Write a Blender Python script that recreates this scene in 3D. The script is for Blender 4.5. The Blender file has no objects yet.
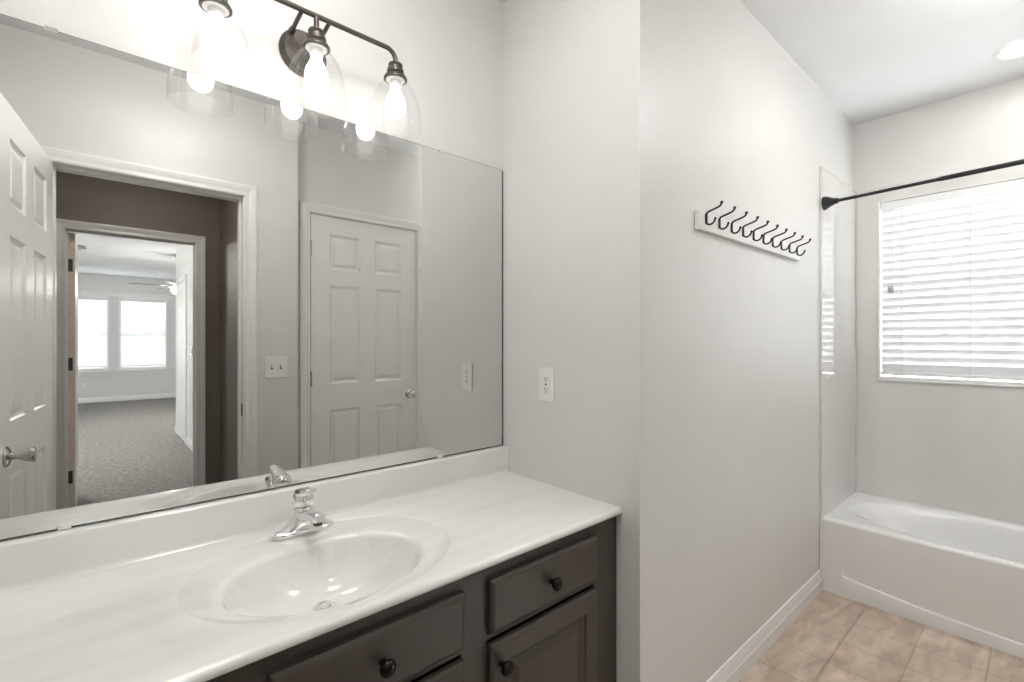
import bpy, bmesh, math, random
from mathutils import Vector, Matrix
C = bpy.context.scene.collection
SC = bpy.context.scene
R = math.radians

# ------------------------------------------------------------------ camera, sky, exposure
F_PX, CAM_H, AIM = 474.0, 1.274, 48.62
cd = bpy.data.cameras.new('camera'); cam = bpy.data.objects.new('camera', cd); C.objects.link(cam)
cd.sensor_width = 36; cd.sensor_fit = 'HORIZONTAL'; cd.lens = F_PX*36/1024
cd.clip_start = 0.02; cd.clip_end = 200
cam.location = (0, 0, CAM_H); cam.rotation_euler = (R(90), 0, R(AIM-90))
SC.camera = cam
w = bpy.data.worlds.new('sky'); SC.world = w; w.use_nodes = True
bg = w.node_tree.nodes['Background']
bg.inputs[0].default_value = (0.95, 0.975, 1.0, 1); bg.inputs[1].default_value = 5.2
SC.view_settings.view_transform = 'Standard'; SC.view_settings.look = 'None'
SC.view_settings.gamma = 1; SC.view_settings.use_curve_mapping = False
SC.view_settings.exposure = 1.33
BULB, CAN, FAN, HALL_FILL, VANITY_FILL, TUB_FILL = 2.1, 15.0, 100.0, 7.5, 8.6, 10.0      # what the lamps give off, added hall and bathroom fill included

# ------------------------------------------------------------------ materials
def mat(name, col, rough=0.5, metal=0.0, var=0.03, scale=6.0, bump=0.0, bscale=120.0, spec=0.5, stretch=None, coat=0.0):
    m = bpy.data.materials.new(name); m.use_nodes = True
    nt = m.node_tree; b = nt.nodes['Principled BSDF']
    b.inputs['Roughness'].default_value = rough; b.inputs['Metallic'].default_value = metal
    b.inputs['Specular IOR Level'].default_value = spec
    b.inputs['Coat Weight'].default_value = coat; b.inputs['Coat Roughness'].default_value = 0.04
    tc = nt.nodes.new('ShaderNodeTexCoord'); mp = nt.nodes.new('ShaderNodeMapping')
    nt.links.new(tc.outputs['Object'], mp.inputs[0])
    if stretch: mp.inputs['Scale'].default_value = stretch[0]; mp.inputs['Rotation'].default_value = stretch[1]
    n = nt.nodes.new('ShaderNodeTexNoise'); n.inputs['Scale'].default_value = scale; n.inputs['Detail'].default_value = 4
    nt.links.new(mp.outputs[0], n.inputs['Vector'])
    r = nt.nodes.new('ShaderNodeValToRGB')
    r.color_ramp.elements[0].position = 0.3; r.color_ramp.elements[1].position = 0.7
    r.color_ramp.elements[0].color = tuple(c*(1-var) for c in col)+(1,)
    r.color_ramp.elements[1].color = tuple(min(1, c*(1+var)) for c in col)+(1,)
    nt.links.new(n.outputs['Fac'], r.inputs[0]); nt.links.new(r.outputs[0], b.inputs['Base Color'])
    if bump:
        n2 = nt.nodes.new('ShaderNodeTexNoise'); n2.inputs['Scale'].default_value = bscale; n2.inputs['Detail'].default_value = 3
        nt.links.new(tc.outputs['Object'], n2.inputs['Vector'])
        bp = nt.nodes.new('ShaderNodeBump'); bp.inputs['Strength'].default_value = bump; bp.inputs['Distance'].default_value = 0.002
        nt.links.new(n2.outputs['Fac'], bp.inputs['Height']); nt.links.new(bp.outputs[0], b.inputs['Normal'])
    return m

def glass_mat(name, tint=(1, 1, 1), gloss=0.6, ior=1.45):
    m = bpy.data.materials.new(name); m.use_nodes = True; nt = m.node_tree
    nt.nodes.remove(nt.nodes['Principled BSDF']); out = nt.nodes['Material Output']
    t = nt.nodes.new('ShaderNodeBsdfTransparent'); t.inputs[0].default_value = tint+(1,)
    g = nt.nodes.new('ShaderNodeBsdfGlossy'); g.inputs['Roughness'].default_value = 0.02
    f = nt.nodes.new('ShaderNodeLayerWeight'); f.inputs['Blend'].default_value = .5     # Schlick: .04 + k*(1-cos)^5
    mx = nt.nodes.new('ShaderNodeMixShader'); pw = nt.nodes.new('ShaderNodeMath'); pw.operation = 'POWER'; pw.inputs[1].default_value = 5
    mu = nt.nodes.new('ShaderNodeMath'); mu.operation = 'MULTIPLY_ADD'; mu.inputs[1].default_value = gloss; mu.inputs[2].default_value = .03
    nt.links.new(f.outputs['Facing'], pw.inputs[0]); nt.links.new(pw.outputs[0], mu.inputs[0]); nt.links.new(mu.outputs[0], mx.inputs[0])
    nt.links.new(t.outputs[0], mx.inputs[1]); nt.links.new(g.outputs[0], mx.inputs[2]); nt.links.new(mx.outputs[0], out.inputs[0])
    return m

def glow_mat(name, col, strength):
    m = bpy.data.materials.new(name); m.use_nodes = True; b = m.node_tree.nodes['Principled BSDF']
    b.inputs['Base Color'].default_value = (.9, .9, .9, 1)
    b.inputs['Emission Color'].default_value = col+(1,); b.inputs['Emission Strength'].default_value = strength
    return m

def slat_mat(name, col, trans):
    m = bpy.data.materials.new(name); m.use_nodes = True; nt = m.node_tree; b = nt.nodes['Principled BSDF']
    b.inputs['Base Color'].default_value = col+(1,); b.inputs['Roughness'].default_value = 0.45
    t = nt.nodes.new('ShaderNodeBsdfTranslucent'); t.inputs[0].default_value = (.92, .95, 1, 1)
    mx = nt.nodes.new('ShaderNodeMixShader'); mx.inputs[0].default_value = trans
    nt.links.new(b.outputs[0], mx.inputs[1]); nt.links.new(t.outputs[0], mx.inputs[2])
    nt.links.new(mx.outputs[0], nt.nodes['Material Output'].inputs[0])
    return m

def tile_mat():
    m = mat('floor_tile', (.5, .4, .3), 0.38); nt = m.node_tree; b = nt.nodes['Principled BSDF']
    tc = nt.nodes.new('ShaderNodeTexCoord'); mp = nt.nodes.new('ShaderNodeMapping')
    mp.inputs['Location'].default_value = (-2.573, -0.584, 0)
    nt.links.new(tc.outputs['Object'], mp.inputs[0])
    bt = nt.nodes.new('ShaderNodeTexBrick'); bt.offset = 0; bt.squash = 1
    bt.inputs['Scale'].default_value = 1; bt.inputs['Brick Width'].default_value = .196; bt.inputs['Row Height'].default_value = .212
    bt.inputs['Mortar Size'].default_value = .0045; bt.inputs['Mortar Smooth'].default_value = .5; bt.inputs['Bias'].default_value = 0
    bt.inputs['Color1'].default_value = (.53, .42, .335, 1); bt.inputs['Color2'].default_value = (.59, .48, .395, 1)
    bt.inputs['Mortar'].default_value = (.47, .37, .29, 1)
    nt.links.new(mp.outputs[0], bt.inputs['Vector'])
    mp2 = nt.nodes.new('ShaderNodeMapping'); mp2.inputs['Scale'].default_value = (5, 16, 1); mp2.inputs['Rotation'].default_value = (0, 0, .5)
    nt.links.new(tc.outputs['Object'], mp2.inputs[0])
    n = nt.nodes.new('ShaderNodeTexNoise'); n.inputs['Scale'].default_value = 1; n.inputs['Detail'].default_value = 5; n.inputs['Distortion'].default_value = .6
    nt.links.new(mp2.outputs[0], n.inputs['Vector'])
    rp = nt.nodes.new('ShaderNodeValToRGB')
    rp.color_ramp.elements[0].position = .3; rp.color_ramp.elements[0].color = (.78, .74, .70, 1)
    rp.color_ramp.elements[1].position = .72; rp.color_ramp.elements[1].color = (1.34, 1.38, 1.42, 1)
    nt.links.new(n.outputs['Fac'], rp.inputs[0])
    mx = nt.nodes.new('ShaderNodeMix'); mx.data_type = 'RGBA'; mx.blend_type = 'MULTIPLY'; mx.inputs[0].default_value = 1
    nt.links.new(bt.outputs['Color'], mx.inputs[6]); nt.links.new(rp.outputs[0], mx.inputs[7]); nt.links.new(mx.outputs[2], b.inputs['Base Color'])
    bp = nt.nodes.new('ShaderNodeBump'); bp.inputs['Strength'].default_value = .5; bp.inputs['Distance'].default_value = .003; bp.invert = True
    nt.links.new(bt.outputs['Fac'], bp.inputs['Height']); nt.links.new(bp.outputs[0], b.inputs['Normal'])
    return m

WALL = mat('greige_wall_paint', (.745, .735, .718), 0.36, var=.01, bump=.05, bscale=260, spec=.45)
WALLB = mat('pale_grey_wall_paint', (.74, .74, .74), 0.6, var=.01)
BROWN = mat('taupe_wall_paint', (.21, .176, .153), 0.5, var=.03)
CEIL = mat('ceiling_white', (.83, .83, .83), 0.85, var=.01, bump=.05, bscale=200)
TRIM = mat('white_trim_paint', (.84, .835, .82), 0.28, var=.01)
DOORW = mat('white_door_paint', (.84, .835, .82), 0.32, var=.01)
TILE = tile_mat()
CARPET = mat('grey_carpet', (.31, .292, .28), 0.95, var=.30, scale=24, bump=1.0, bscale=160, spec=.1)
MARBLE = mat('cultured_marble', (.85, .84, .815), 0.14, var=.035, scale=1.0, spec=.5, stretch=((3.2, 26, 3), (0, 0, R(-14))), coat=.3)
CAB = mat('espresso_cabinet_paint', (.060, .048, .039), 0.42, var=.06, scale=14)
CABIN = mat('cabinet_inside', (.05, .04, .035), 0.7)
KNOB = mat('black_knob', (.004, .004, .004), 0.28, spec=.25)
BLACK = mat('black_metal', (.018, .018, .022), 0.38, metal=.3)
BRONZE = mat('dark_bronze', (.10, .088, .078), 0.38, metal=.55)
CHROME = mat('chrome', (.88, .88, .88), 0.06, metal=1.0, var=.01)
NICKEL = mat('satin_nickel', (.60, .585, .56), 0.16, metal=1.0, var=.02)
PLATE = mat('white_plate', (.86, .855, .83), 0.3, var=.01)
SLOT = mat('dark_slot', (.06, .055, .05), 0.6)
TUBM = mat('white_tub_acrylic', (.90, .90, .89), 0.16, var=.01, coat=.3)
SURR = mat('surround_marble', (.75, .74, .72), 0.03, var=.03, scale=1.0, spec=.9, stretch=((7, 7, .9), (R(8), R(6), 0)), coat=1.0)
MIRR = mat('mirror_silver', (.72, .725, .71), 0.0, metal=1.0, var=0.0)
MEDGE_GAP_SHADE = mat('mirror_edge_gap_shade', (.12, .13, .12), 0.25)  # glass edge, also the painted shade in the gap beside it
VINYL = mat('white_vinyl', (.85, .85, .85), 0.35, var=.01)
SLAT = slat_mat('blind_slat', (.88, .885, .89), .080)
SLATB = slat_mat('bedroom_blind_slat', (.86, .87, .88), .042)
CORD = mat('blind_cord', (.62, .62, .62), 0.7)
TASSEL = mat('tassel_grey', (.40, .40, .40), 0.4)
WOODE = mat('bare_wood_edge', (.86, .75, .66), 0.6, var=.08, scale=30)
FANB = mat('fan_blade_grey', (.30, .29, .28), 0.45)
GLASS = glass_mat('clear_glass', (1, 1, 1), .26)
PANEG = glass_mat('window_glass', (.96, .98, .98), .5)
BULBM = glow_mat('bulb_glow', (1, .95, .89), BULB)
CANM = glow_mat('downlight_glow', (1, .95, .88), CAN)
HALL_FILLM = glow_mat('hall_fill_glow', (1, .95, .88), HALL_FILL)  # hall bowl and both bathroom bowls are added fill lights
TUB_FILLM = glow_mat('tub_side_fill_glow', (1, .985, .96), TUB_FILL)
VANITY_FILLM = glow_mat('bath_fill_glow', (1, .985, .96), VANITY_FILL)
FANM = glow_mat('fan_light_glow', (1, .97, .93), FAN)

# ------------------------------------------------------------------ helpers
def box(bm, x0, y0, z0, x1, y1, z1):
    x0, x1 = min(x0, x1), max(x0, x1); y0, y1 = min(y0, y1), max(y0, y1); z0, z1 = min(z0, z1), max(z0, z1)
    v = [bm.verts.new(p) for p in ((x0,y0,z0),(x1,y0,z0),(x1,y1,z0),(x0,y1,z0),(x0,y0,z1),(x1,y0,z1),(x1,y1,z1),(x0,y1,z1))]
    for f in ((3,2,1,0),(4,5,6,7),(0,1,5,4),(1,2,6,5),(2,3,7,6),(3,0,4,7)): bm.faces.new([v[i] for i in f])

def build(name, bm, m, parent=None, smooth=False, bevel=0.0, seg=2, angle=40):
    bmesh.ops.recalc_face_normals(bm, faces=bm.faces[:])
    me = bpy.data.meshes.new(name); bm.to_mesh(me); bm.free()
    o = bpy.data.objects.new(name, me); C.objects.link(o); me.materials.append(m)
    if parent is not None: o.parent = parent
    if smooth:
        me.shade_smooth()
        me.set_sharp_from_angle(angle=R(angle))
    if bevel:
        b = o.modifiers.new('edge', 'BEVEL'); b.width = bevel; b.segments = seg; b.limit_method = 'ANGLE'; b.angle_limit = R(40)
    return o

def tag(o, label=None, cat=None, group=None, kind=None):
    if label: o['label'] = label
    if cat: o['category'] = cat
    if group: o['group'] = group
    if kind: o['kind'] = kind
    return o

def thing(name, loc=(0,0,0), rot=0.0, **kw):
    o = bpy.data.objects.new(name, None); C.objects.link(o); o.location = loc; o.rotation_euler = (0, 0, rot)
    o.empty_display_size = .05
    return tag(o, **kw)

def lathe(bm, prof, origin=(0,0,0), axis=(0,0,1), n=32, closed=False):
    """prof: (radius, height along axis)"""
    a = Vector(axis).normalized(); u = a.orthogonal().normalized(); v = a.cross(u); o = Vector(origin)
    rings = []
    for r, h in prof:
        if r < 1e-6: rings.append([bm.verts.new(o+a*h)])
        else: rings.append([bm.verts.new(o+a*h+(u*math.cos(2*math.pi*k/n)+v*math.sin(2*math.pi*k/n))*r) for k in range(n)])
    if closed: rings.append(rings[0])
    for A, B in zip(rings[:-1], rings[1:]):
        for k in range(n):
            k2 = (k+1) % n
            if len(A) == 1 and len(B) == 1: continue
            if len(A) == 1: bm.faces.new((A[0], B[k], B[k2]))
            elif len(B) == 1: bm.faces.new((A[k], A[k2], B[0]))
            else: bm.faces.new((A[k], A[k2], B[k2], B[k]))

def smooth_path(pts, sub=6):
    P = [Vector(p) for p in pts]; P = [2*P[0]-P[1]]+P+[2*P[-1]-P[-2]]; out = []
    for i in range(1, len(P)-2):
        for k in range(sub):
            t = k/sub; a, b, c, d = P[i-1:i+3]
            out.append(.5*((2*b)+(c-a)*t+(2*a-5*b+4*c-d)*t*t+(3*b-a-3*c+d)*t**3))
    out.append(P[-2]); return out

def tube(bm, pts, r, n=10):
    P = [Vector(p) for p in pts]; rad = r if isinstance(r, (list, tuple)) else [r]*len(P)
    T = [((P[min(i+1, len(P)-1)]-P[max(i-1, 0)]).normalized()) for i in range(len(P))]
    u = T[0].orthogonal().normalized(); rings = []
    for i, p in enumerate(P):
        u = (u-T[i]*u.dot(T[i])).normalized(); v = T[i].cross(u)
        rings.append([bm.verts.new(p+(u*math.cos(2*math.pi*k/n)+v*math.sin(2*math.pi*k/n))*rad[i]) for k in range(n)])
    for A, B in zip(rings[:-1], rings[1:]):
        for k in range(n): bm.faces.new((A[k], A[(k+1)%n], B[(k+1)%n], B[k]))
    bm.faces.new(rings[0][::-1]); bm.faces.new(rings[-1])

def panel_side(bm, W, H, y, sgn, rects, prof):
    """one face of a slab in the XZ plane at y; rects = panels; prof = [(inset, depth)]; depth goes into the slab. Returns outline verts."""
    xs = sorted({0, W} | {r[0] for r in rects} | {r[2] for r in rects}); zs = sorted({0, H} | {r[1] for r in rects} | {r[3] for r in rects})
    V = {}
    def g(x, z):
        if (x, z) not in V: V[(x, z)] = bm.verts.new((x, y, z))
        return V[(x, z)]
    for i in range(len(xs)-1):
        for j in range(len(zs)-1):
            cx, cz = (xs[i]+xs[i+1])/2, (zs[j]+zs[j+1])/2
            if any(r[0] < cx < r[2] and r[1] < cz < r[3] for r in rects): continue
            bm.faces.new((g(xs[i], zs[j]), g(xs[i+1], zs[j]), g(xs[i+1], zs[j+1]), g(xs[i], zs[j+1])))
    for (a, b, c, d) in rects:
        xs2 = [x for x in xs if a <= x <= c]; zs2 = [z for z in zs if b <= z <= d]
        prev = [g(a, b), g(c, b), g(c, d), g(a, d)]
        for ins, dep in prof:
            yy = y-sgn*dep
            cur = [bm.verts.new(p) for p in ((a+ins, yy, b+ins), (c-ins, yy, b+ins), (c-ins, yy, d-ins), (a+ins, yy, d-ins))]
            for k in range(4): bm.faces.new((prev[k], prev[(k+1)%4], cur[(k+1)%4], cur[k]))
            prev = cur
        bm.faces.new(prev)
    ring = [(x, 0) for x in xs]+[(W, z) for z in zs[1:]]+[(x, H) for x in xs[::-1][1:]]+[(0, z) for z in zs[::-1][1:-1]]
    return [g(*p) for p in ring]

def slab(bm, W, H, T, rects, prof, both=True):
    A = panel_side(bm, W, H, T/2, 1, rects, prof); B = panel_side(bm, W, H, -T/2, -1, rects, prof if both else [(0.001, 0)])
    n = len(A)
    for k in range(n): bm.faces.new((A[k], A[(k+1)%n], B[(k+1)%n], B[k]))

DPROF = [(.006, .006), (.014, .009), (.020, .009), (.034, .003), (.044, .0025)]
def six_panels(W, H=2.03):
    s, m = .112, .106; pw = (W-2*s-m)/2
    return [(x, z0, x+pw, z1) for x in (s, s+pw+m) for z0, z1 in ((.25, .839), (1.0, 1.606), (1.706, 1.923))]

def sweep_profile(bm, prof, stations):
    """prof: list of (a,b); stations: function list turning (a,b) into a point"""
    rings = [[bm.verts.new(f(a, b)) for a, b in prof] for f in stations]; n = len(prof)
    for A, B in zip(rings[:-1], rings[1:]):
        for k in range(n): bm.faces.new((A[k], A[(k+1)%n], B[(k+1)%n], B[k]))
    bm.faces.new(rings[0]); bm.faces.new(rings[-1][::-1])

CPROF = [(0, 0), (0, .010), (.006, .013), (.020, .012), (.036, .016), (.050, .018), (.058, .017), (.058, 0)]
def casing(x0, x1, H, y, s, parent=None, name='casing', m=None):
    """casing round an opening in a wall facing s along y"""
    bm = bmesh.new()
    sweep_profile(bm, CPROF, [lambda a, b: (x0-a, y+s*b, 0), lambda a, b: (x0-a, y+s*b, H+a), lambda a, b: (x1+a, y+s*b, H+a), lambda a, b: (x1+a, y+s*b, 0)])
    return build(name, bm, m or TRIM, parent)

BPROF = [(0, 0), (.015, 0), (.015, .054), (.0125, .058), (.0115, .066), (.0085, .080), (.0075, .086), (.0045, .098), (0, .100)]
def baseboard(name, p0, p1, nrm, z=0.0, m=None):
    bm = bmesh.new(); n = Vector(nrm+(0,))
    st = [(lambda a, b, P=P: Vector((P[0], P[1], z+b))+n*a) for P in (p0, p1)]
    sweep_profile(bm, BPROF, st)
    return tag(build(name, bm, m or TRIM), kind='structure')

def struct(name, boxes, m):
    bm = bmesh.new()
    for b in boxes: box(bm, *b)
    return tag(build(name, bm, m), kind='structure')

# ------------------------------------------------------------------ the rooms
CZ = 2.575                      # bathroom ceiling
MY = 1.398                      # wall behind the mirror
HY = 0.784                      # hook wall
OX = 1.184                      # outlet wall
LX = -0.36                      # left bathroom wall
OY, KY = -0.054, -0.154         # wall with the opening; wall with the closed door
BX = 3.444                      # window wall
TY = -0.745                     # far end of the tub
struct('floor', [(LX, -.11, -.1, 1.86, MY, 0), (1.86, TY, -.1, BX, HY, 0)], TILE)
struct('floor_carpet', [(-3.2, -10.3, -.1, 3.2, -1.79, 0), (-1.3, -1.79, -.1, .763, -.11, 0)], CARPET)
struct('ceiling', [(LX-.1, OY-.12, CZ, 1.96, MY+.1, CZ+.1), (1.96, TY-.1, CZ, BX+.12, MY+.1, CZ+.1)], CEIL)
struct('ceiling_bedroom', [(-3.3, -10.45, 2.66, 3.3, -1.79, 2.76)], CEIL)
struct('ceiling_hall', [(-1.4, -1.79, CZ, .88, OY-.12, CZ+.1)], CEIL)
struct('wall_back', [(LX-.1, MY, 0, OX+.1, MY+.1, CZ)], WALL)
struct('wall_right', [(OX, HY, 0, OX+.1, MY, CZ), (OX+.1, HY, 0, BX+.12, HY+.1, CZ)], WALL)
struct('wall_left', [(LX-.1, OY-.12, 0, LX, MY, CZ)], WALL)
# front wall: opening x -.148 .. .611 in the rough, and the closed closet door set 10 cm further back
struct('wall_front', [(LX, OY-.12, 0, -.156, OY, CZ), (.611, OY-.12, 0, .871, OY, CZ), (-.156, OY-.12, 2.063, .611, OY, CZ)], WALL)
struct('wall_closet', [(.871, KY-.12, 0, .962, KY, CZ), (1.706, KY-.12, 0, 1.86, KY, CZ), (.962, KY-.12, 2.06, 1.706, KY, CZ),
                       (1.86, TY-.1, 0, 1.96, KY, CZ), (1.96, TY-.1, 0, BX+.12, TY, CZ), (.871, KY-.5, 0, 1.86, KY-.45, CZ)], WALL)
# window wall with its opening
WY0, WY1, WZ0, WZ1 = -.27, .665, 1.056, 2.085
struct('wall_window', [(BX, TY, 0, BX+.12, WY0, CZ), (BX, WY1, 0, BX+.12, HY, CZ), (BX, WY0, 0, BX+.12, WY1, WZ0), (BX, WY0, WZ1, BX+.12, WY1, CZ)], WALL)
# hall
struct('wall_hall_right', [(.763, -1.67, 0, .863, OY-.12, CZ)], BROWN)
struct('wall_hall_left', [(-1.4, -1.67, 0, -1.3, OY-.12, CZ)], BROWN)
struct('wall_hall_near', [(-1.3, OY-.13, 0, -.21, OY-.12, CZ), (.67, OY-.13, 0, .763, OY-.12, CZ), (-.21, OY-.13, 2.11, .67, OY-.12, CZ)], BROWN)
struct('wall_hall_far', [(-1.4, -1.69, 0, -.166, -1.67, CZ), (.617, -1.69, 0, .863, -1.67, CZ), (-.166, -1.69, 2.063, .617, -1.67, CZ)], BROWN)
# bedroom
struct('wall_bedroom_near', [(-3.3, -1.79, 0, -.166, -1.69, 2.66), (.617, -1.79, 0, .96, -1.69, 2.66), (-.166, -1.79, 2.063, .617, -1.69, 2.66)], WALLB)
struct('wall_bedroom_right', [(.86, -5.36, 0, .96, -1.79, 2.66), (.96, -5.36, 0, 3.2, -5.26, 2.66), (3.2, -10.3, 0, 3.3, -5.26, 2.66)], WALL)
struct('wall_bedroom_left', [(-3.3, -10.3, 0, -3.2, -7.0, 2.66), (-3.3, -5.2, 0, -3.2, -1.79, 2.66), (-3.3, -7.0, 0, -3.2, -5.2, .64), (-3.3, -7.0, 2.2, -3.2, -5.2, 2.66)], WALLB)
FW = [(-.58, .235), (.385, 1.225)]; FZ0, FZ1 = .645, 2.215; FY = -10.3
struct('wall_bedroom_far', [(-3.3, FY-.12, 0, -.58, FY, 2.66), (.235, FY-.12, 0, .385, FY, 2.66), (1.225, FY-.12, 0, 3.3, FY, 2.66),
                            (-.58, FY-.12, 0, .235, FY, FZ0), (.385, FY-.12, 0, 1.225, FY, FZ0), (-.58, FY-.12, FZ1, .235, FY, 2.66), (.385, FY-.12, FZ1, 1.225, FY, 2.66)], WALLB)
baseboard('baseboard_right', (OX, HY), (2.792, HY), (0, -1))
baseboard('baseboard_front', (.66, OY), (.871, OY), (0, 1))
baseboard('baseboard_left', (LX, OY), (LX, .83), (1, 0))
baseboard('baseboard_hall', (.763, -1.67), (.763, OY-.13), (-1, 0))
baseboard('baseboard_bedroom_far', (-3.2, FY), (3.2, FY), (0, 1))
baseboard('baseboard_bedroom_right', (.86, -5.36), (.86, -5.16), (-1, 0))
baseboard('baseboard_bedroom_right', (.86, -4.28), (.86, -1.79), (-1, 0))
baseboard('baseboard_bedroom_end', (.86, -5.36), (3.2, -5.36), (0, -1))

# ------------------------------------------------------------------ doors and their frames
def jamb(parent, x0, x1, H, y0, y1, strike=None, stop=None):
    bm = bmesh.new()
    box(bm, x0-.018, y0, 0, x0, y1, H+.018); box(bm, x1, y0, 0, x1+.018, y1, H+.018); box(bm, x0, y0, H, x1, y1, H+.018)
    if stop:
        a, b = stop
        box(bm, x0, a, 0, x0+.011, b, H); box(bm, x1-.011, a, 0, x1, b, H); box(bm, x0+.011, a, H-.011, x1-.011, b, H)
    build('jamb', bm, TRIM, parent, bevel=.001)

def hinge(parent, p, m=NICKEL, leaf=None):
    bm = bmesh.new()
    lathe(bm, [(0, -.048), (.004, -.047), (.0065, -.045), (.0065, .045), (.004, .047), (0, .048)], p, (0, 0, 1), 12)
    if leaf: box(bm, *leaf)
    return build('hinge', bm, m, parent, smooth=True)

def knob_prof(kind):
    if kind == 'tulip':
        return [(0, 0), (.033, 0), (.033, .004), (.026, .010), (.013, .014), (.011, .024), (.013, .032), (.019, .046), (.024, .060), (.0245, .066), (.021, .070), (0, .070)]
    return [(0, 0), (.032, 0), (.032, .004), (.025, .009), (.012, .013), (.011, .024), (.018, .030), (.0255, .040), (.027, .050), (.023, .060), (.013, .066), (0, .067)]

# opening to the hall: frame only, its door is swung into the bathroom
d0 = thing('door_1', label='white painted cased opening between bathroom and dark hall, seen in the mirror', kind='structure', cat='doorway')
jamb(d0, -.138, .593, 2.045, OY-.13, OY, stop=(OY-.075, OY-.040))
casing(-.141, .598, 2.045, OY, 1, d0)
casing(-.141, .598, 2.045, OY-.13, -1, d0)
bm = bmesh.new(); box(bm, .5905, OY-.034, .875, .5935, OY-.006, .940); build('strike_plate', bm, BRONZE, d0)
# the door leaf, hinged at the left of the opening
dl = thing('door_2', loc=(-.134, OY+.008, .012), rot=R(96.9), label='open six-panel white door swung into the bathroom, with tulip knob', kind='structure', cat='door')
bm = bmesh.new(); slab(bm, .711, 2.03, .035, six_panels(.711), DPROF)
for v in bm.verts: v.co.y += .0175
build('slab', bm, DOORW, dl)
for s, y in ((1, .035), (-1, 0)):
    bm = bmesh.new(); lathe(bm, knob_prof('tulip'), (.648, y, .895), (0, s, 0), 32); k = build('knob', bm, NICKEL, dl, smooth=True); k['label'] = 'satin nickel tulip knob'
for z in (.25, 1.03, 1.80): hinge(dl, (-.006, .012, z))
# the closed closet door
dc = thing('door_3', label='closed six-panel white closet door with round nickel knob, seen in the mirror', kind='structure', cat='door')
jamb(dc, .974, 1.694, 2.045, KY-.12, KY)
casing(.969, 1.699, 2.045, KY, 1, dc)
bm = bmesh.new(); slab(bm, .713, 2.03, .035, six_panels(.713), DPROF)
for v in bm.verts: v.co += Vector((.9775, KY-.0185, .010))
build('slab', bm, DOORW, dc)
bm = bmesh.new(); lathe(bm, knob_prof('round'), (1.640, KY-.001, .909), (0, 1, 0), 32); build('knob', bm, NICKEL, dc, smooth=True)['label'] = 'round satin nickel knob'
for z in (.28, 1.045, 1.83): hinge(dc, (.974, KY+.006, z))
# bedroom doorway and its door, open against the bedroom wall
db = thing('door_4', label='white cased doorway from hall to bedroom, seen in the mirror', kind='structure', cat='doorway')
jamb(db, -.148, .599, 2.045, -1.79, -1.67, stop=(-1.745, -1.71))
casing(-.151, .604, 2.045, -1.67, 1, db)
casing(-.151, .604, 2.045, -1.79, -1, db)
do = thing('door_5', loc=(-.145, -1.797, .010), rot=R(-90), label='bedroom door folded open with bare wood hinge edge towards the hall', kind='structure', cat='door')
bm = bmesh.new(); slab(bm, .711, 2.03, .042, six_panels(.711), DPROF)
for v in bm.verts: v.co.y += .022
build('slab', bm, DOORW, do)
bm = bmesh.new(); box(bm, -.0012, .002, .002, 0, .042, 2.028); build('hinge_edge', bm, WOODE, do)['label'] = 'bare wood hinge edge'
for z in (.30, .62, 1.10, 1.80): 
    if z != .62: hinge(do, (-.006, .002, z), BRONZE, leaf=(-.003, .004, z-.045, -.0013, .030, z+.045))
# cased closet opening in the bedroom's right wall
dk = thing('door_6', label='white cased opening in the bedroom right wall beside the light switch', kind='structure', cat='doorway')
bm = bmesh.new()
for y0, y1, z1 in ((-5.16, -5.10, 2.10), (-4.34, -4.28, 2.10)): box(bm, .842, y0, 0, .86, y1, z1)
box(bm, .842, -5.10, 2.045, .86, -4.34, 2.10); build('casing', bm, TRIM, dk, bevel=.003)
bm = bmesh.new(); slab(bm, .755, 2.03, .012, six_panels(.755), [(.006, .003), (.02, .003), (.03, .001)], both=False)
for v in bm.verts: v.co = Vector((.853-v.co.y, -5.0975+v.co.x, v.co.z+.010))
build('slab', bm, DOORW, dk)

# ------------------------------------------------------------------ windows and blinds
def window_frame_x(parent):
    bm = bmesh.new(); a, b = BX-.012, BX+.105
    for y0, y1, z0, z1 in ((WY0, WY0+.010, WZ0, WZ1), (WY1-.010, WY1, WZ0, WZ1), (WY0+.010, WY1-.010, WZ0, WZ0+.012), (WY0+.010, WY1-.010, WZ1-.006, WZ1)):
        box(bm, a, y0, z0, b, y1, z1)
    return build('window_frame', bm, VINYL, parent, bevel=.002)
w1 = thing('window_1', label='white framed window in the wall above the bathtub', kind='structure', cat='window')
window_frame_x(w1)
bm = bmesh.new()
for y0, y1, z0, z1 in ((WY0+.016, WY0+.05, WZ0+.016, WZ1-.016), (WY1-.05, WY1-.016, WZ0+.016, WZ1-.016), (WY0+.05, WY1-.05, WZ0+.016, WZ0+.05), (WY0+.05, WY1-.05, WZ1-.05, WZ1-.016), (WY0+.05, WY1-.05, 1.545, 1.585)):
    box(bm, BX+.075, y0, z0, BX+.10, y1, z1)
build('sash', bm, VINYL, w1)
bm = bmesh.new(); box(bm, BX+.085, WY0+.045, WZ0+.045, BX+.089, WY1-.045, WZ1-.045); build('pane', bm, PANEG, w1)
bm = bmesh.new(); box(bm, BX-.020, WY0-.004, WZ0-.012, BX+.01, WY1+.004, WZ0-.001); build('sill', bm, VINYL, w1, bevel=.004)

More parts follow.
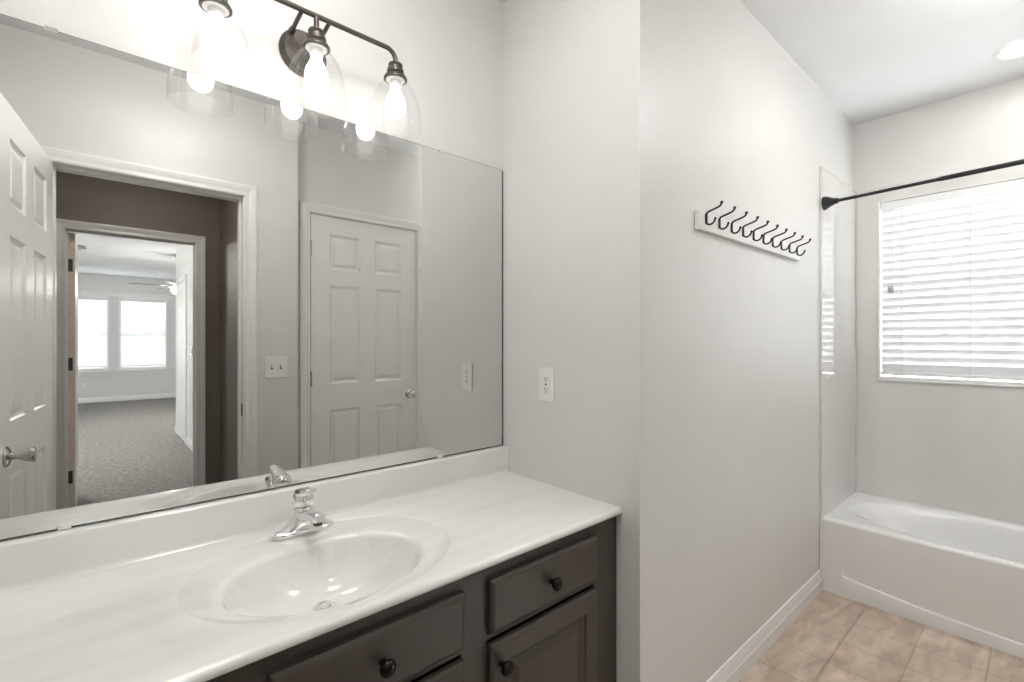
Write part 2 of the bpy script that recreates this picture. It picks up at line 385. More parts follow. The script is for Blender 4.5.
def slats(a0, a1, z0, z1, pitch, dep, depth, tilt, along):
    """a0..a1 along the window, 'along' = x or y; the room side of each slat is turned up"""
    bm = bmesh.new(); n = int((z1-z0)/pitch); c, s = math.cos(tilt), math.sin(tilt)
    for k in range(n+1):
        z = z1-k*pitch
        top, bot = [], []
        for (q, cr) in ((-.5, 0), (-.25, .0022), (0, .003), (.25, .0022), (.5, 0)):
            for lst, th in ((top, .0012), (bot, -.0012)):
                d = q*depth*c - (cr+th)*s; h = -q*depth*s - (cr+th)*c
                if along == 'y': lst.append(((dep+d, a0, z+h), (dep+d, a1, z+h)))
                else: lst.append(((a0, dep-d, z+h), (a1, dep-d, z+h)))
        loop = top+bot[::-1]
        A = [bm.verts.new(p[0]) for p in loop]; B = [bm.verts.new(p[1]) for p in loop]
        m = len(A)
        for i in range(m): bm.faces.new((A[i], A[(i+1)%m], B[(i+1)%m], B[i]))
        bm.faces.new(A); bm.faces.new(B[::-1])
    return bm
bl = thing('window_blind', loc=(0, 0, 0), label='closed white slatted blind in the window above the bathtub', cat='blind')
bx = BX+.020; by0, by1 = WY0+.014, WY1-.014
build('slats', slats(by0, by1, 1.112, 2.016, .0427, bx, .050, R(68), 'y'), SLAT, bl)
bm = bmesh.new(); box(bm, bx-.027, by0, 2.032, bx+.025, by1, WZ1-.008); build('headrail', bm, VINYL, bl, bevel=.002)
bm = bmesh.new(); box(bm, bx-.026, by0, 1.078, bx+.022, by1, 1.096); build('bottom_rail', bm, VINYL, bl, bevel=.004)
for yy in (.557, .275, -.02):
    bm = bmesh.new(); tube(bm, [(bx-.029, yy, 1.088), (bx-.029, yy, 2.04)], .0011, 6); build('ladder_cord', bm, CORD, bl)
for yy in (.612, .598):
    bm = bmesh.new(); tube(bm, [(bx-.034, yy, 1.588), (bx-.034, yy, 2.04)], .0009, 6); pc = build('pull_cord', bm, CORD, bl)
    bm = bmesh.new(); lathe(bm, [(0, 0), (.0065, .001), (.0085, .012), (.0065, .03), (.003, .042), (0, .043)], (bx-.034, yy, 1.548), (0, 0, 1), 16)
    build('tassel', bm, TASSEL, pc, smooth=True)

def far_window(nm, x0, x1, label, lab2):
    wn = thing(nm, label=label, kind='structure', cat='window')
    bm = bmesh.new(); a, b = FY-.11, FY+.004
    for p in ((x0, x0+.03, FZ0, FZ1), (x1-.03, x1, FZ0, FZ1), (x0+.03, x1-.03, FZ0, FZ0+.03), (x0+.03, x1-.03, FZ1-.03, FZ1)): box(bm, p[0], a, p[2], p[1], b, p[3])
    build('window_frame', bm, VINYL, wn)
    bm = bmesh.new()
    for p in ((x0+.03, x0+.07, FZ0+.03, FZ1-.03), (x1-.07, x1-.03, FZ0+.03, FZ1-.03), (x0+.07, x1-.07, FZ0+.03, FZ0+.08), (x0+.07, x1-.07, 1.39, 1.45)): box(bm, p[0], FY-.10, p[2], p[1], FY-.065, p[3])
    build('sash', bm, VINYL, wn)
    bm = bmesh.new(); box(bm, x0+.06, FY-.09, FZ0+.06, x1-.06, FY-.086, FZ1-.03); build('pane', bm, PANEG, wn)
    b = thing('window_blind', label=lab2, cat='blind', group='blinds in the bedroom windows')
    build('slats', slats(x0+.036, x1-.036, FZ0+.10, FZ1-.095, .049, FY-.036, .05, R(66), 'x'), SLATB, b)
    bm = bmesh.new(); box(bm, x0+.036, FY-.060, FZ1-.08, x1-.036, FY-.012, FZ1-.032); build('headrail', bm, VINYL, b)
    bm = bmesh.new(); box(bm, x0+.036, FY-.058, FZ0+.04, x1-.036, FY-.016, FZ0+.056); build('bottom_rail', bm, VINYL, b)
far_window('window_2', *FW[0], 'bedroom window nearer the open doors, in the mirror', 'white blind in the bedroom window partly hidden by the door edge, seen in the mirror')
far_window('window_3', *FW[1], 'bedroom window nearer the ceiling fan, in the mirror', 'white blind in the fully visible bedroom window under the fan, seen in the mirror')
bm = bmesh.new(); box(bm, -.72, FY, FZ0-.085, 1.9, FY+.018, FZ0-.025); box(bm, -.75, FY, FZ0-.025, 1.93, FY+.06, FZ0-.002)
tag(build('trim_1', bm, TRIM, bevel=.003), kind='structure')
bm = bmesh.new(); box(bm, -.72, FY, FZ1+.0, 1.9, FY+.016, FZ1+.075); box(bm, -.74, FY, FZ1+.075, 1.92, FY+.03, FZ1+.09)
tag(build('trim_2', bm, TRIM, bevel=.003), kind='structure')
w4 = thing('added_window_4', label='wide unseen side window added to brighten the bedroom', kind='structure', cat='window')  # added out of view to bring more daylight into the bedroom
bm = bmesh.new()
for y0, y1, z0, z1 in ((-7.0, -6.95, .64, 2.2), (-5.25, -5.2, .64, 2.2), (-6.95, -5.25, .64, .69), (-6.95, -5.25, 2.15, 2.2), (-6.12, -6.08, .69, 2.15)): box(bm, -3.28, y0, z0, -3.19, y1, z1)
build('window_frame', bm, VINYL, w4)
bm = bmesh.new(); box(bm, -3.25, -6.95, .69, -3.246, -5.25, 2.15); build('pane', bm, PANEG, w4)

# ------------------------------------------------------------------ mirror
mi = thing('wall_mirror', loc=(0, 0, 0), label='large frameless mirror on the wall above the vanity', cat='mirror')
mx0, mx1, mz0, mz1 = LX+.012, 1.176, .8725, 1.9315
bm = bmesh.new(); box(bm, mx0, 1.3925, mz0, mx1, MY-.0005, mz1); box(bm, mx1, 1.3945, mz0, OX-.0005, MY-.0005, mz1-.002); mo = build('backing_gap_shade', bm, MEDGE_GAP_SHADE, mi); mo['label'] = 'dark glass edge and painted shadow in the gap to the wall'  # second box is a dark strip standing in for shadow in the gap
bm = bmesh.new(); v = [bm.verts.new(p) for p in ((mx0+.0015, 1.392, mz0+.003), (mx1-.002, 1.392, mz0+.003), (mx1-.002, 1.392, mz1-.0015), (mx0+.0015, 1.392, mz1-.0015))]
bm.faces.new(v); r = bmesh.ops.extrude_face_region(bm, geom=bm.faces[:])
for q in r['geom']:
    if isinstance(q, bmesh.types.BMVert): q.co.y += .0004
build('reflecting_glass', bm, MIRR, mi)
for x, z, s in ((-.068, mz1, 1), (.905, mz1, 1), (-.048, mz0, -1), (.893, mz0, -1)):
    bm = bmesh.new(); box(bm, x-.011, 1.3885, z-.006 if s > 0 else z-.001, x+.011, 1.3918, z+.001 if s > 0 else z+.009)
    if s > 0: box(bm, x-.011, 1.3885, z+.001, x+.011, MY, z+.004)
    build('clip', bm, CHROME if s > 0 else PLATE, mi, bevel=.0015)

# ------------------------------------------------------------------ vanity
VF = .865                                   # face of the cabinet
va = thing('vanity_cabinet', loc=(0, 0, 0), label='dark espresso brown vanity cabinet with black knobs under the white counter', cat='cabinet')
bm = bmesh.new(); v0, v1, zt = LX+.002, OX-.002, .755
FR = [(v0, v0+.116), (.147, .217), (.612, .684), (1.072, v1)]
for a, b in FR: box(bm, a, VF, .09, b, VF+.019, zt)
for (a, b) in ((FR[0][1], FR[1][0]), (FR[1][1], FR[2][0]), (FR[2][1], FR[3][0])):
    box(bm, a, VF, .715, b, VF+.019, zt); box(bm, a, VF, .578, b, VF+.019, .590); box(bm, a, VF, .09, b, VF+.019, .13)
box(bm, v0, VF+.019, .09, v0+.016, MY-.002, zt); box(bm, v1-.016, VF+.019, .09, v1, MY-.002, zt)
box(bm, v0+.016, VF+.019, .09, v1-.016, MY-.002, .106); box(bm, v0+.016, MY-.010, .106, v1-.016, MY-.002, .60)
box(bm, v0, VF+.06, 0, v1, VF+.078, .09)
build('carcass', bm, CAB, va)
def cab_knob(x, z, y, parent):
    bm = bmesh.new(); lathe(bm, [(0, 0), (.0075, 0), (.0065, .003), (.0055, .010), (.009, .013), (.0145, .017), (.0165, .022), (.0160, .027), (.012, .032), (.006, .0345), (0, .035)], (x, y, z), (0, -1, 0), 24)
    o = build('knob', bm, KNOB, parent, smooth=True); o['label'] = 'small black mushroom knob'
def edge_front(bm, x0, x1, z0, z1, y, T=.019, ch=.012, rects=(), prof=()):
    """front with a sloped edge; local panels"""
    W, H = x1-x0, z1-z0
    o = [(0, 0), (W, 0), (W, H), (0, H)]; i = [(ch, ch), (W-ch, ch), (W-ch, H-ch), (ch, H-ch)]
    B = [bm.verts.new((x0+a, y, z0+b)) for a, b in o]
    M = [bm.verts.new((x0+a, y-T+.006, z0+b)) for a, b in o]
    for k in range(4): bm.faces.new((B[k], B[(k+1)%4], M[(k+1)%4], M[k]))
    bm.faces.new(B[::-1])
    mid = [bm.verts.new((x0+a*.45+c*.55, y-T+.0015, z0+b*.45+d*.55)) for (a, b), (c, d) in zip(o, i)]
    In = [bm.verts.new((x0+a, y-T, z0+b)) for a, b in i]
    for P, Q in ((M, mid), (mid, In)):
        for k in range(4): bm.faces.new((P[k], P[(k+1)%4], Q[(k+1)%4], Q[k]))
    prev = In
    for ins, dep in prof:
        cur = [bm.verts.new(p) for p in ((x0+ins, y-T+dep, z0+ins), (x1-ins, y-T+dep, z0+ins), (x1-ins, y-T+dep, z1-ins), (x0+ins, y-T+dep, z1-ins))]
        for k in range(4): bm.faces.new((prev[k], prev[(k+1)%4], cur[(k+1)%4], cur[k]))
        prev = cur
    bm.faces.new(prev)
DP = [(.052, 0), (.056, .006), (.062, .009), (.068, .009), (.088, .003)]
for i, (a, b) in enumerate(((-.243, .147), (.217, .612), (.684, 1.072))):
    bm = bmesh.new(); edge_front(bm, a, b, .596, .7215, VF-.0005); dr = build('drawer', bm, CAB, va, bevel=.001)
    cab_knob((a+b)/2, .659, VF-.0195, dr)
    bm = bmesh.new(); edge_front(bm, a, b, .118, .572, VF-.0005, prof=DP); dd = build('door', bm, CAB, va, bevel=.001)
    cab_knob(a+.027 if i == 2 else b-.027, .523, VF-.0195, dd)

# counter with the moulded basin
CT = .777; SX, SY = .395, 1.062
ct = thing('vanity_countertop', loc=(0, 0, 0), label='white cultured marble countertop with moulded oval sink and backsplash', cat='countertop')
bm = bmesh.new()
cx0, cx1, cy0, cy1 = LX+.001, OX-.001, .8426, 1.3905
N = 144
def rect_pt(t, x0, x1, y0, y1, ox, oy):
    dx, dy = math.cos(t), math.sin(t)
    k = min(((x1-ox)/dx if dx > 0 else (x0-ox)/dx) if abs(dx) > 1e-9 else 1e9, ((y1-oy)/dy if dy > 0 else (y0-oy)/dy) if abs(dy) > 1e-9 else 1e9)
    return ox+dx*k, oy+dy*k
ths = sorted([2*math.pi*k/N for k in range(N)]+[math.atan2(y-SY, x-SX) % (2*math.pi) for x in (cx0, cx1) for y in (cy0, cy1)])
def ell(cx, cy, a, b, z):
    return [bm.verts.new((cx+a*math.cos(t), cy+b*math.sin(t), z)) for t in ths]
rings = []
def ell_step(cx, cy, a, b, z0, dz):
    return [bm.verts.new((cx+a*math.cos(t), cy+b*math.sin(t), z0-dz*(.5+.5*math.sin(t))**.8)) for t in ths]
def ringadd(r): rings.append(r)
def rectring(ins, z, back=0):
    return [bm.verts.new(rect_pt(t, cx0, cx1, cy0+ins, cy1, SX, SY)+(z,)) for t in ths]
# lower edge, rounded nose, top, ring step, dish, bowl
ringadd(rectring(.006, CT-.021)); ringadd(rectring(.001, CT-.017)); ringadd(rectring(0, CT-.010)); ringadd(rectring(.002, CT-.004)); ringadd(rectring(.007, CT-.0004)); ringadd(rectring(.012, CT))
RA, RB, RCX, RCY = .290, .227, .408, 1.094
ringadd(ell(RCX, RCY, RA+.0015, RB+.0015, CT)); ringadd(ell(RCX, RCY, RA, RB, CT-.0006)); ringadd(ell_step(RCX, RCY, RA-.0012, RB-.0012, CT-.0008, .0030))
ringadd(ell(.402, 1.075, .245, .190, CT-.0042))
ringadd(ell(SX, SY, .226, .176, CT-.0050)); ringadd(ell(SX, SY, .220, .171, CT-.0062)); ringadd(ell(SX, SY, .2145, .1665, CT-.0085)); ringadd(ell(SX, SY, .210, .1625, CT-.012)); ringadd(ell(SX, SY, .206, .1595, CT-.0175)); ringadd(ell(SX, SY+.001, .202, .156, CT-.026))
DX, DY, DEP = .407, 1.128, .128
for k in range(1, 21):
    s = 1-(k/20)*.86
    z = CT-.026-(DEP-.026)*(1-s**2.6)**.75
    f = (1-s)
    ringadd(ell(SX+(DX-SX)*f/.86, SY+(DY-SY)*f/.86, .202*s, .156*s, z))
ringadd(ell(DX, DY, .0235, .0235, CT-DEP-.002))
for A, B in zip(rings[:-1], rings[1:]):
    n = len(A)
    for k in range(n): bm.faces.new((A[k], A[(k+1)%n], B[(k+1)%n], B[k]))
bm.faces.new(rings[-1])
build('top', bm, MARBLE, ct, smooth=True, angle=50)
bm = bmesh.new()
sweep_profile(bm, [(1.3905, CT-.02), (1.3905, .871), (1.372, .871), (1.367, .868), (1.3655, .862), (1.3650, .790), (1.3625, .782), (1.357, CT+.0004), (1.357, CT-.004)], [lambda a, b: (cx0, a, b), lambda a, b: (cx1, a, b)])
build('backsplash', bm, MARBLE, ct, smooth=True, angle=35)
bm = bmesh.new(); lathe(bm, [(.0135, -.004), (.0135, .002), (.017, .004), (.0225, .0035), (.0235, 0)], (DX, DY, CT-DEP), (0, 0, 1), 32)
dn = build('drain', bm, CHROME, ct, smooth=True)
bm = bmesh.new(); lathe(bm, [(0, .006), (.010, .0055), (.0125, .003), (.0125, 0), (0, -.002)], (DX, DY, CT-DEP), (0, 0, 1), 24); build('drain_plug', bm, CHROME, dn, smooth=True)

# ------------------------------------------------------------------ faucet
fa = thing('faucet', loc=(.411, 1.297, CT-.0022), label='chrome single-lever faucet standing behind the sink bowl', cat='faucet')
def loft(bm, sections, n=32):
    rings = []
    for cx, cy, z, a, b, e in sections:
        ring = []
        for k in range(n):
            t = 2*math.pi*k/n; c, s = math.cos(t), math.sin(t)
            ring.append(bm.verts.new((cx+a*math.copysign(abs(c)**(2/e), c), cy+b*math.copysign(abs(s)**(2/e), s), z)))
        rings.append(ring)
    for A, B in zip(rings[:-1], rings[1:]):
        for k in range(n): bm.faces.new((A[k], A[(k+1)%n], B[(k+1)%n], B[k]))
    bm.faces.new(rings[0][::-1]); bm.faces.new(rings[-1])
bm = bmesh.new()
loft(bm, [(0, 0, 0, .0775, .0265, 2.6), (0, 0, .005, .0785, .0275, 2.6), (0, 0, .010, .0765, .0255, 2.6), (0, 0, .0125, .070, .021, 2.5)], 48)
build('base_plate', bm, CHROME, fa, smooth=True, angle=60)
bm = bmesh.new()   # winged body sweeping up to the cylinder
loft(bm, [(0, 0, .012, .062, .0225, 2.4), (0, 0, .018, .049, .0235, 2.4), (0, 0, .028, .037, .0240, 2.4), (0, 0, .040, .0285, .0245, 2.2), (0, 0, .050, .0250, .0245, 2), (0, 0, .066, .0245, .0245, 2), (0, 0, .068, .0225, .0225, 2)], 40)
build('body', bm, CHROME, fa, smooth=True, angle=60)
bm = bmesh.new()   # short square-ended spout
secs = [(-.008, .042, .0215, .0175), (-.035, .049, .0205, .0165), (-.065, .056, .0190, .0150), (-.095, .063, .0172, .0135), (-.115, .067, .0160, .0122), (-.124, .068, .0150, .0112), (-.128, .068, .0120, .0088)]
rings = []
for y, z, a, h in secs:
    rings.append([bm.verts.new((math.copysign(abs(math.cos(t))**.7, math.cos(t))*a, y, z+math.copysign(abs(math.sin(t))**.7, math.sin(t))*h)) for t in [2*math.pi*k/28 for k in range(28)]])
for A, B in zip(rings[:-1], rings[1:]):
    for k in range(28): bm.faces.new((A[k], A[(k+1)%28], B[(k+1)%28], B[k]))
bm.faces.new(rings[0]); bm.faces.new(rings[-1])
sp = build('spout', bm, CHROME, fa, smooth=True, angle=50)
bm = bmesh.new(); lathe(bm, [(0, 0), (.0105, 0), (.0105, .008), (.009, .009), (.009, .004), (0, .004)], (0, -.110, .057), (0, 0, -1), 24)
build('aerator', bm, SLOT, sp, smooth=True, angle=40)
bm = bmesh.new(); lathe(bm, [(0, 0), (.0240, 0), (.0268, .004), (.0272, .016), (.0250, .027), (.0185, .036), (.009, .041), (0, .042)], (0, 0, .0695), (0, 0, 1), 32)
ha = build('handle', bm, CHROME, fa, smooth=True)
bm = bmesh.new()
P = [(0, .008, .098), (0, -.020, .104), (0, -.048, .113), (0, -.068, .120)]
W = [.021, .020, .017, .0145]; H = [.012, .009, .007, .0055]; rings = []
for (x, y, z), a, h in zip(P, W, H):
    rings.append([bm.verts.new((x+a*c1, y+.35*h*c2, z+h*c2)) for c1, c2 in ((1, .3), (.7, 1), (-.7, 1), (-1, .3), (-1, -.5), (-.7, -1), (.7, -1), (1, -.5))])
for A, B in zip(rings[:-1], rings[1:]):
    for k in range(8): bm.faces.new((A[k], A[(k+1)%8], B[(k+1)%8], B[k]))
bm.faces.new(rings[0]); bm.faces.new(rings[-1])
lv = build('lever', bm, CHROME, ha, smooth=True, bevel=.001)

# ------------------------------------------------------------------ vanity light
LC, LYW, LAX = .4425, MY, 1.288
vl = thing('vanity_light', loc=(LC, MY, 2.085), label='three-bulb dark bronze vanity light with clear glass shades above the mirror', cat='light fixture')
bm = bmesh.new(); lathe(bm, [(0, 0), (.064, 0), (.064, .006), (.058, .010), (.058, .015), (.053, .019), (0, .0195)], (0, 0, 0), (0, -1, 0), 48)
build('backplate', bm, BRONZE, vl, smooth=True, angle=25)
BZ = .052; AY = LAX-MY; SP = .230
def arc(cx, sgn):
    return [(cx-sgn*.03+sgn*.03*math.sin(a), AY, BZ-.03+.03*math.cos(a)) for a in [R(9*k) for k in range(11)]]
bm = bmesh.new(); tube(bm, [(-SP, AY, .015)]+arc(-SP, -1)[::-1]+arc(SP, 1)+[(SP, AY, .015)], .0068, 14)
build('bar', bm, BRONZE, vl, smooth=True)
for x in (-.036, .036):
    bm = bmesh.new(); tube(bm, [(x, -.018, .040), (x, AY*.8, .049), (x, AY, BZ)], .0055, 12)
    lathe(bm, [(.0085, 0), (.0085, .012), (.0055, .014)], (x, -.018, .040), (0, -1, .1), 16); build('post', bm, BRONZE, vl, smooth=True)
bm = bmesh.new(); tube(bm, [(0, AY, BZ), (0, AY, 0)], .0068, 14); build('stem', bm, BRONZE, vl, smooth=True)
for x in (-SP, 0, SP):
    U = .012
    bm = bmesh.new(); lathe(bm, [(0, .006), (.010, .006), (.012, .003), (.020, .000), (.021, -.004), (.018, -.008), (.018, -.012), (.024, -.016), (.025, -.026), (.022, -.030), (.030, -.035), (.034, -.042), (.034, -.046), (0, -.046)], (x, AY, U), (0, 0, 1), 36)
    so = build('socket', bm, BRONZE, vl, smooth=True, angle=35)
    bm = bmesh.new(); lathe(bm, [(0, -.0462), (.027, -.0462), (.027, -.049), (.0165, -.050), (.0165, -.064), (0, -.064)], (x, AY, U), (0, 0, 1), 28)
    build('lamp_holder', bm, PLATE, so, smooth=True, angle=35)['label'] = 'white lamp holder'
    out = [(.0315, -.047), (.033, -.052), (.041, -.062), (.053, -.078), (.063, -.098), (.0695, -.120), (.0735, -.145), (.075, -.170), (.075, -.194)]
    bm = bmesh.new(); lathe(bm, out+[(.0745, -.1965), (.0735, -.1965), (.0725, -.194)]+[(r-.0025, z) for r, z in out[::-1][1:]], (x, AY, U), (0, 0, 1), 48, closed=True)
    build('glass_shade', bm, GLASS, vl, smooth=True)['label'] = 'clear glass bell shade'
    bm = bmesh.new(); lathe(bm, [(0, -.060), (.0135, -.062), (.0145, -.076), (.019, -.088), (.0265, -.103), (.030, -.120), (.0285, -.136), (.021, -.150), (.010, -.157), (0, -.1585)], (x, AY, U), (0, 0, 1), 28)
    build('bulb', bm, BULBM, vl, smooth=True)['label'] = 'lit frosted bulb'

# ------------------------------------------------------------------ plates on the walls
pl = thing('wall_outlet', loc=(OX, 1.158, 1.123), label='white outlet plate on the side wall beside the mirror', cat='outlet')
bm = bmesh.new(); box(bm, -.006, -.0355, -.0595, 0, .0355, .0595); build('cover_plate', bm, PLATE, pl, bevel=.003)
bm = bmesh.new(); box(bm, -.0075, -.0165, -.0335, -.005, .0165, .0335); ins = build('receptacle', bm, PLATE, pl, bevel=.001)
bm = bmesh.new()
for z in (.019, -.019):
    box(bm, -.0079, .0045, z-.002, -.007, .0068, z+.0065); box(bm, -.0079, -.0068, z-.001, -.007, -.0045, z+.0065)
    lathe(bm, [(0, 0), (.0025, 0), (.0025, .001), (0, .001)], (-.0070, 0, z-.007), (-1, 0, 0), 10)
box(bm, -.0080, -.004, -.0028, -.007, .004, .0028)
build('slots', bm, SLOT, ins)
sw = thing('light_switch', loc=(.756, OY, 1.130), label='white double toggle switch plate beside the hall opening, seen in the mirror', cat='light switch')
bm = bmesh.new(); box(bm, -.058, 0, -.0595, .058, .006, .0595); build('cover_plate', bm, PLATE, sw, bevel=.003)
for x in (-.023, .023):
    bm = bmesh.new(); box(bm, x-.005, .004, -.012, x+.005, .0065, .012); tg = build('toggle_slot', bm, SLOT, sw)
    bm = bmesh.new(); box(bm, x-.0038, .005, -.002, x+.0038, .018, .009); build('toggle', bm, PLATE, tg, bevel=.001)
s2 = thing('light_switch', loc=(.86, -3.90, 1.15), label='small switch plate on the bedroom wall beside the cased opening, in the mirror', cat='light switch')
bm = bmesh.new(); box(bm, -.006, -.058, -.0595, 0, .058, .0595); build('cover_plate', bm, NICKEL, s2, bevel=.003)
bm = bmesh.new(); box(bm, -.010, -.012, -.02, -.005, .012, .02); build('rocker', bm, PLATE, s2)
o2 = thing('wall_outlet', loc=(-.17, FY, .36), label='small outlet plate low on the far bedroom wall, in the mirror', cat='outlet')
bm = bmesh.new(); box(bm, -.035, 0, -.058, .035, .006, .058); build('cover_plate', bm, PLATE, o2, bevel=.003)
bm = bmesh.new(); box(bm, -.016, .005, -.034, .016, .0075, .034); build('receptacle', bm, TRIM, o2)

# ------------------------------------------------------------------ hook rail
hr = thing('hook_rail', loc=(0, HY, 0), label='white wall board with ten black coat hooks', cat='hook rail')
bm = bmesh.new(); box(bm, 1.503, -.018, 1.647, 2.458, 0, 1.709); build('board', bm, PLATE, hr, bevel=.0025)
hook_me = None
for k in range(10):
    x = 1.545+k*.0963
    if hook_me is None:
        bm = bmesh.new()
        up = smooth_path([(0, -.0205, 1.672), (0, -.0205, 1.700), (0, -.028, 1.7075), (0, -.050, 1.7135), (0, -.066, 1.719), (0, -.0715, 1.727)], 6)
        tube(bm, up, .0032, 10)
        lo = smooth_path([(0, -.0205, 1.674), (0, -.0235, 1.667), (0, -.033, 1.664), (0, -.043, 1.668), (0, -.048, 1.675), (0, -.050, 1.681)], 6)
        tube(bm, lo, .0032, 10)
        for p in ((0, -.0718, 1.7295), (0, -.0503, 1.6815)):
            bmesh.ops.create_uvsphere(bm, u_segments=12, v_segments=8, radius=.0052 if p[2] > 1.7 else .0042, matrix=Matrix.Translation(p))
        box(bm, -.0055, -.0215, 1.668, .0055, -.018, 1.702)
        h = build('hook', bm, BLACK, hr, smooth=True, angle=50); hook_me = h.data
    else:
        h = bpy.data.objects.new('hook', hook_me); C.objects.link(h); h.parent = hr
    h.location = (x, 0, 0); h['label'] = 'black double coat hook'

# ------------------------------------------------------------------ bathtub, surround, rod
TX = 2.795; TH = .368
tb = thing('bathtub', loc=(0, 0, 0), label='white bathtub in the alcove under the window', cat='bathtub')
bm = bmesh.new()
tx0, tx1, ty0, ty1 = TX, BX-.003, TY+.002, HY-.002
ox, oy = (tx0+.062+tx1-.062)/2, (ty0+ty1)/2
M = 240
ths = sorted([2*math.pi*k/M for k in range(M)]+[math.atan2(y-oy, x-ox) % (2*math.pi) for x in (tx0, tx1) for y in (ty0, ty1)])
def rr(ins, z): return [bm.verts.new(rect_pt(t, tx0+ins, tx1, ty0, ty1, ox, oy)+(z,)) for t in ths]
def se(a, b, z, e, cy=0):
    out = []
    for t in ths:
        c, s = math.cos(t), math.sin(t)
        r = (abs(c/a)**e+abs(s/b)**e)**(-1/e)
        out.append(bm.verts.new((ox+r*c, oy+cy+r*s, z)))
    return out
bw, bh = (tx1-tx0)/2-.055, (ty1-ty0)/2-.085
rings = [rr(.004, TH-.030), rr(.0005, TH-.020), rr(0, TH-.012), rr(.002, TH-.005), rr(.007, TH-.001), rr(.013, TH),
         se(bw+.012, bh+.03, TH-.0005, 2.7), se(bw+.004, bh+.015, TH-.003, 2.7), se(bw-.004, bh, TH-.009, 2.7), se(bw-.010, bh-.04, TH-.022, 2.6), se(bw-.015, bh-.075, TH-.045, 2.6),
         se(bw-.03, bh-.14, TH-.12, 2.7), se(bw-.05, bh-.21, TH-.22, 2.8), se(bw-.07, bh-.25, TH-.275, 2.8), se(bw-.10, bh-.29, TH-.295, 2.8), se(bw-.16, bh-.40, TH-.30, 2.6), se(.03, .1, TH-.302, 2)]
for A, B in zip(rings[:-1], rings[1:]):
    n = len(A)
    for k in range(n): bm.faces.new((A[k], A[(k+1)%n], B[(k+1)%n], B[k]))
bm.faces.new(rings[-1])
build('basin', bm, TUBM, tb, smooth=True, angle=60)
bm = bmesh.new()   # apron with an arched raised skirt
ny = 240; cols = []
for j in range(ny+1):
    y = ty1+(ty0-ty1)*j/ny
    zc = .054+.046*((y-.02)/.65)**2
    e = min(1, max(0, (.668-abs(y-.02))/.012)); e = e*e*(3-2*e)
    zs = [(0, 0), (zc-.004, 0), (zc-.001, .001*e), (zc+.002, .006*e), (zc+.02, .0065*e), (.16, .005*e), (.25, .001*e), (TH-.012, 0)]
    cols.append([bm.verts.new((TX+.0003+d, y, z)) for z, d in zs]+[bm.verts.new((TX+.03, y, TH-.012)), bm.verts.new((TX+.03, y, 0))])
for A, B in zip(cols[:-1], cols[1:]):
    for k in range(len(A)): bm.faces.new((A[k], A[(k+1)%len(A)], B[(k+1)%len(A)], B[k]))
bm.faces.new(cols[0]); bm.faces.new(cols[-1][::-1])
build('apron', bm, TUBM, tb, smooth=True, angle=50)
bm = bmesh.new(); lathe(bm, [(0, .004), (.020, .003), (.026, 0)], (ox, -.28, TH-.301), (0, 0, 1), 24); build('drain', bm, CHROME, tb, smooth=True)

ST = 2.17
bm = bmesh.new(); box(bm, TX+.004, HY-.012, TH+.001, BX-.006, HY-.0005, ST)
tag(build('tub_wall_panel', bm, SURR), 'narrow glossy marble panel on the hook wall at the end of the bathtub', 'wall panel')
bm = bmesh.new(); x0, x1 = BX-.005, BX-.0005
for y0, y1, z0, z1 in ((TY+.001, WY0-.001, TH+.001, ST), (WY1+.001, HY-.013, TH+.001, ST), (WY0-.001, WY1+.001, TH+.001, WZ0-.013), (WY0-.001, WY1+.001, WZ1+.001, ST)): box(bm, x0, y0, z0, x1, y1, z1)
tag(build('tub_wall_panel', bm, SURR), 'wide glossy marble panel around the window along the bathtub', 'wall panel')

rd = thing('shower_rod', loc=(0, 0, 0), label='black shower curtain rod spanning the bathtub alcove', cat='curtain rod')
A, B = Vector((2.818, HY-.0125, 1.982)), Vector((2.757, TY+.001, 2.004)); dv = (B-A).normalized(); L = (B-A).length
bm = bmesh.new(); tube(bm, [A+dv*.05, A+dv*.62], .0080, 20); build('thin_tube', bm, BLACK, rd, smooth=True)
bm = bmesh.new(); tube(bm, [A+dv*.44, A+dv*.455, A+dv*.46, A+dv*(L-.05)], [.0082, .0100, .0105, .0105], 20); build('thick_tube', bm, BLACK, rd, smooth=True)
for P, d in ((A, dv), (B, -dv)):
    bm = bmesh.new(); lathe(bm, [(0, 0), (.034, 0), (.036, .005), (.034, .014), (.023, .034), (.0155, .050), (.0135, .066), (.0085, .067)], P, d, 8); build('end_flange', bm, BLACK, rd)

# ------------------------------------------------------------------ ceiling lamps, added bowl lights and fans
rl = thing('recessed_light', loc=(3.085, .080, CZ), label='round recessed ceiling downlight near the bathtub, lit', cat='ceiling light')
bm = bmesh.new(); lathe(bm, [(.068, .001), (.094, .001), (.095, -.004), (.088, -.008), (.072, -.006), (.068, -.002)], (0, 0, 0), (0, 0, 1), 48, closed=True); build('trim_ring', bm, PLATE, rl, smooth=True)
bm = bmesh.new(); lathe(bm, [(0, -.0035), (.05, -.0035), (.0675, -.001), (.0675, .0005), (0, .0005)], (0, 0, 0), (0, 0, 1), 48); build('lens', bm, CANM, rl, smooth=True)['label'] = 'glowing white lens'

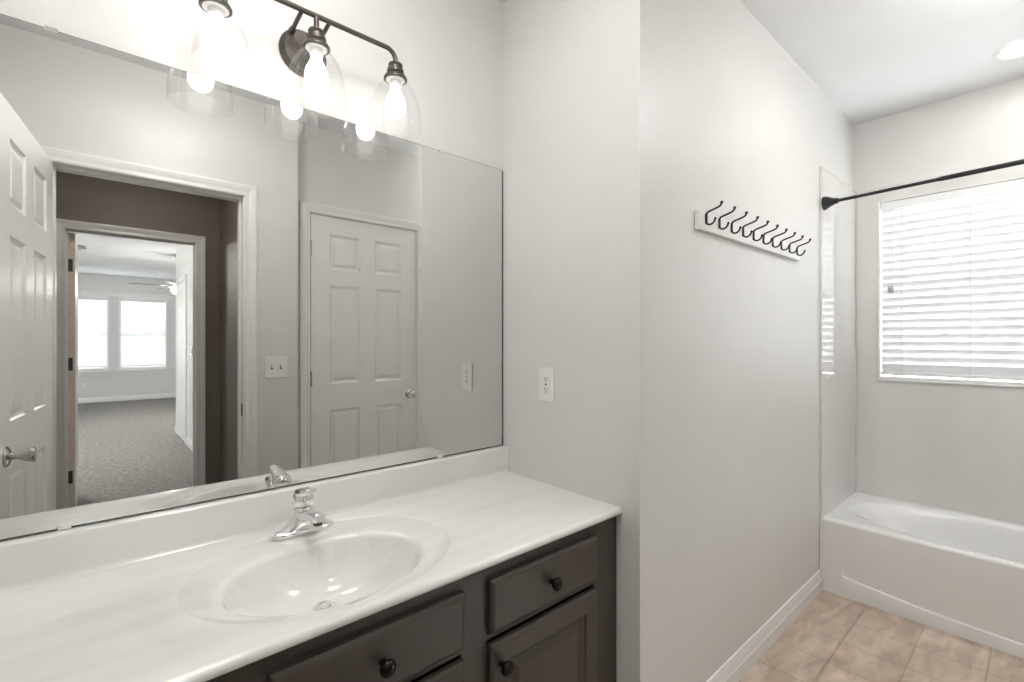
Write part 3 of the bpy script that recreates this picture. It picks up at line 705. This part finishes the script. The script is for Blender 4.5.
def added_dome(x, y, m, label):  # bowl lights added out of view to brighten hall and bathroom
    hl = thing('added_ceiling_light', loc=(x, y, CZ), label=label, cat='ceiling light')
    bm = bmesh.new(); lathe(bm, [(0, 0), (.065, 0), (.062, -.014), (.014, -.022), (.012, -.135), (0, -.135)], (0, 0, 0), (0, 0, 1), 32); build('canopy', bm, NICKEL, hl, smooth=True, angle=35)
    bm = bmesh.new(); lathe(bm, [(.012, -.118), (.168, -.110), (.170, -.116), (.160, -.150), (.125, -.185), (.07, -.205), (0, -.212)], (0, 0, 0), (0, 0, 1), 40); build('glass_bowl', bm, m, hl, smooth=True)
added_dome(.22, -.62, HALL_FILLM, 'unseen hanging bowl light added on the hall ceiling to brighten the hall')
added_dome(.32, .66, VANITY_FILLM, 'unseen hanging bowl light added on the bathroom ceiling to brighten the vanity side')
added_dome(2.15, -.12, TUB_FILLM, 'unseen hanging bowl light added on the bathroom ceiling to brighten the tub side')

def fan(x, y, turn, drop, label):
    f = thing('ceiling_fan', loc=(x, y, 2.66), label=label, cat='ceiling fan', group='bedroom ceiling fans')
    bm = bmesh.new(); lathe(bm, [(0, 0), (.065, 0), (.06, -.02), (.03, -.05), (0, -.052)], (0, 0, 0), (0, 0, 1), 24); build('canopy', bm, NICKEL, f, smooth=True)
    bm = bmesh.new(); tube(bm, [(0, 0, -.045), (0, 0, -.30-drop)], .012, 10); build('downrod', bm, NICKEL, f, smooth=True)
    bm = bmesh.new(); lathe(bm, [(0, -.28), (.04, -.285), (.10, -.31), (.115, -.34), (.115, -.40), (.08, -.43), (0, -.435)], (0, 0, 0), (0, 0, 1), 28); mt = build('motor', bm, NICKEL, f, smooth=True, angle=35); mt.location.z = -drop
    bm = bmesh.new(); lathe(bm, [(.075, -.435), (.11, -.45), (.115, -.48), (.085, -.52), (.04, -.545), (0, -.55)], (0, 0, 0), (0, 0, 1), 28); lb = build('light_bowl', bm, FANM, f, smooth=True); lb['label'] = 'lit white glass bowl'; lb.location.z = -drop
    for k in range(5):
        bm = bmesh.new(); a = []
        for th in (.003, -.003):
            a.append([bm.verts.new((px, py, -.405+th+py*.17)) for px, py in ((.10, -.022), (.19, -.03), (.26, -.062), (.62, -.068), (.66, -.04), (.66, .04), (.62, .068), (.26, .062), (.19, .03), (.10, .022))])
        bm.faces.new(a[0]); bm.faces.new(a[1][::-1])
        for i in range(10): bm.faces.new((a[0][i], a[0][(i+1)%10], a[1][(i+1)%10], a[1][i]))
        b = build('blade', bm, FANB, f); b.rotation_euler = (0, 0, turn+k*2*math.pi/5); b.location.z = -drop
fan(1.04, -6.6, R(180), .09, 'ceiling fan with lit bowl above the fully visible bedroom window, in the mirror')
fan(-.72, -4.0, R(8), 0, 'ceiling fan mostly hidden behind the bedroom door edge, in the mirror')
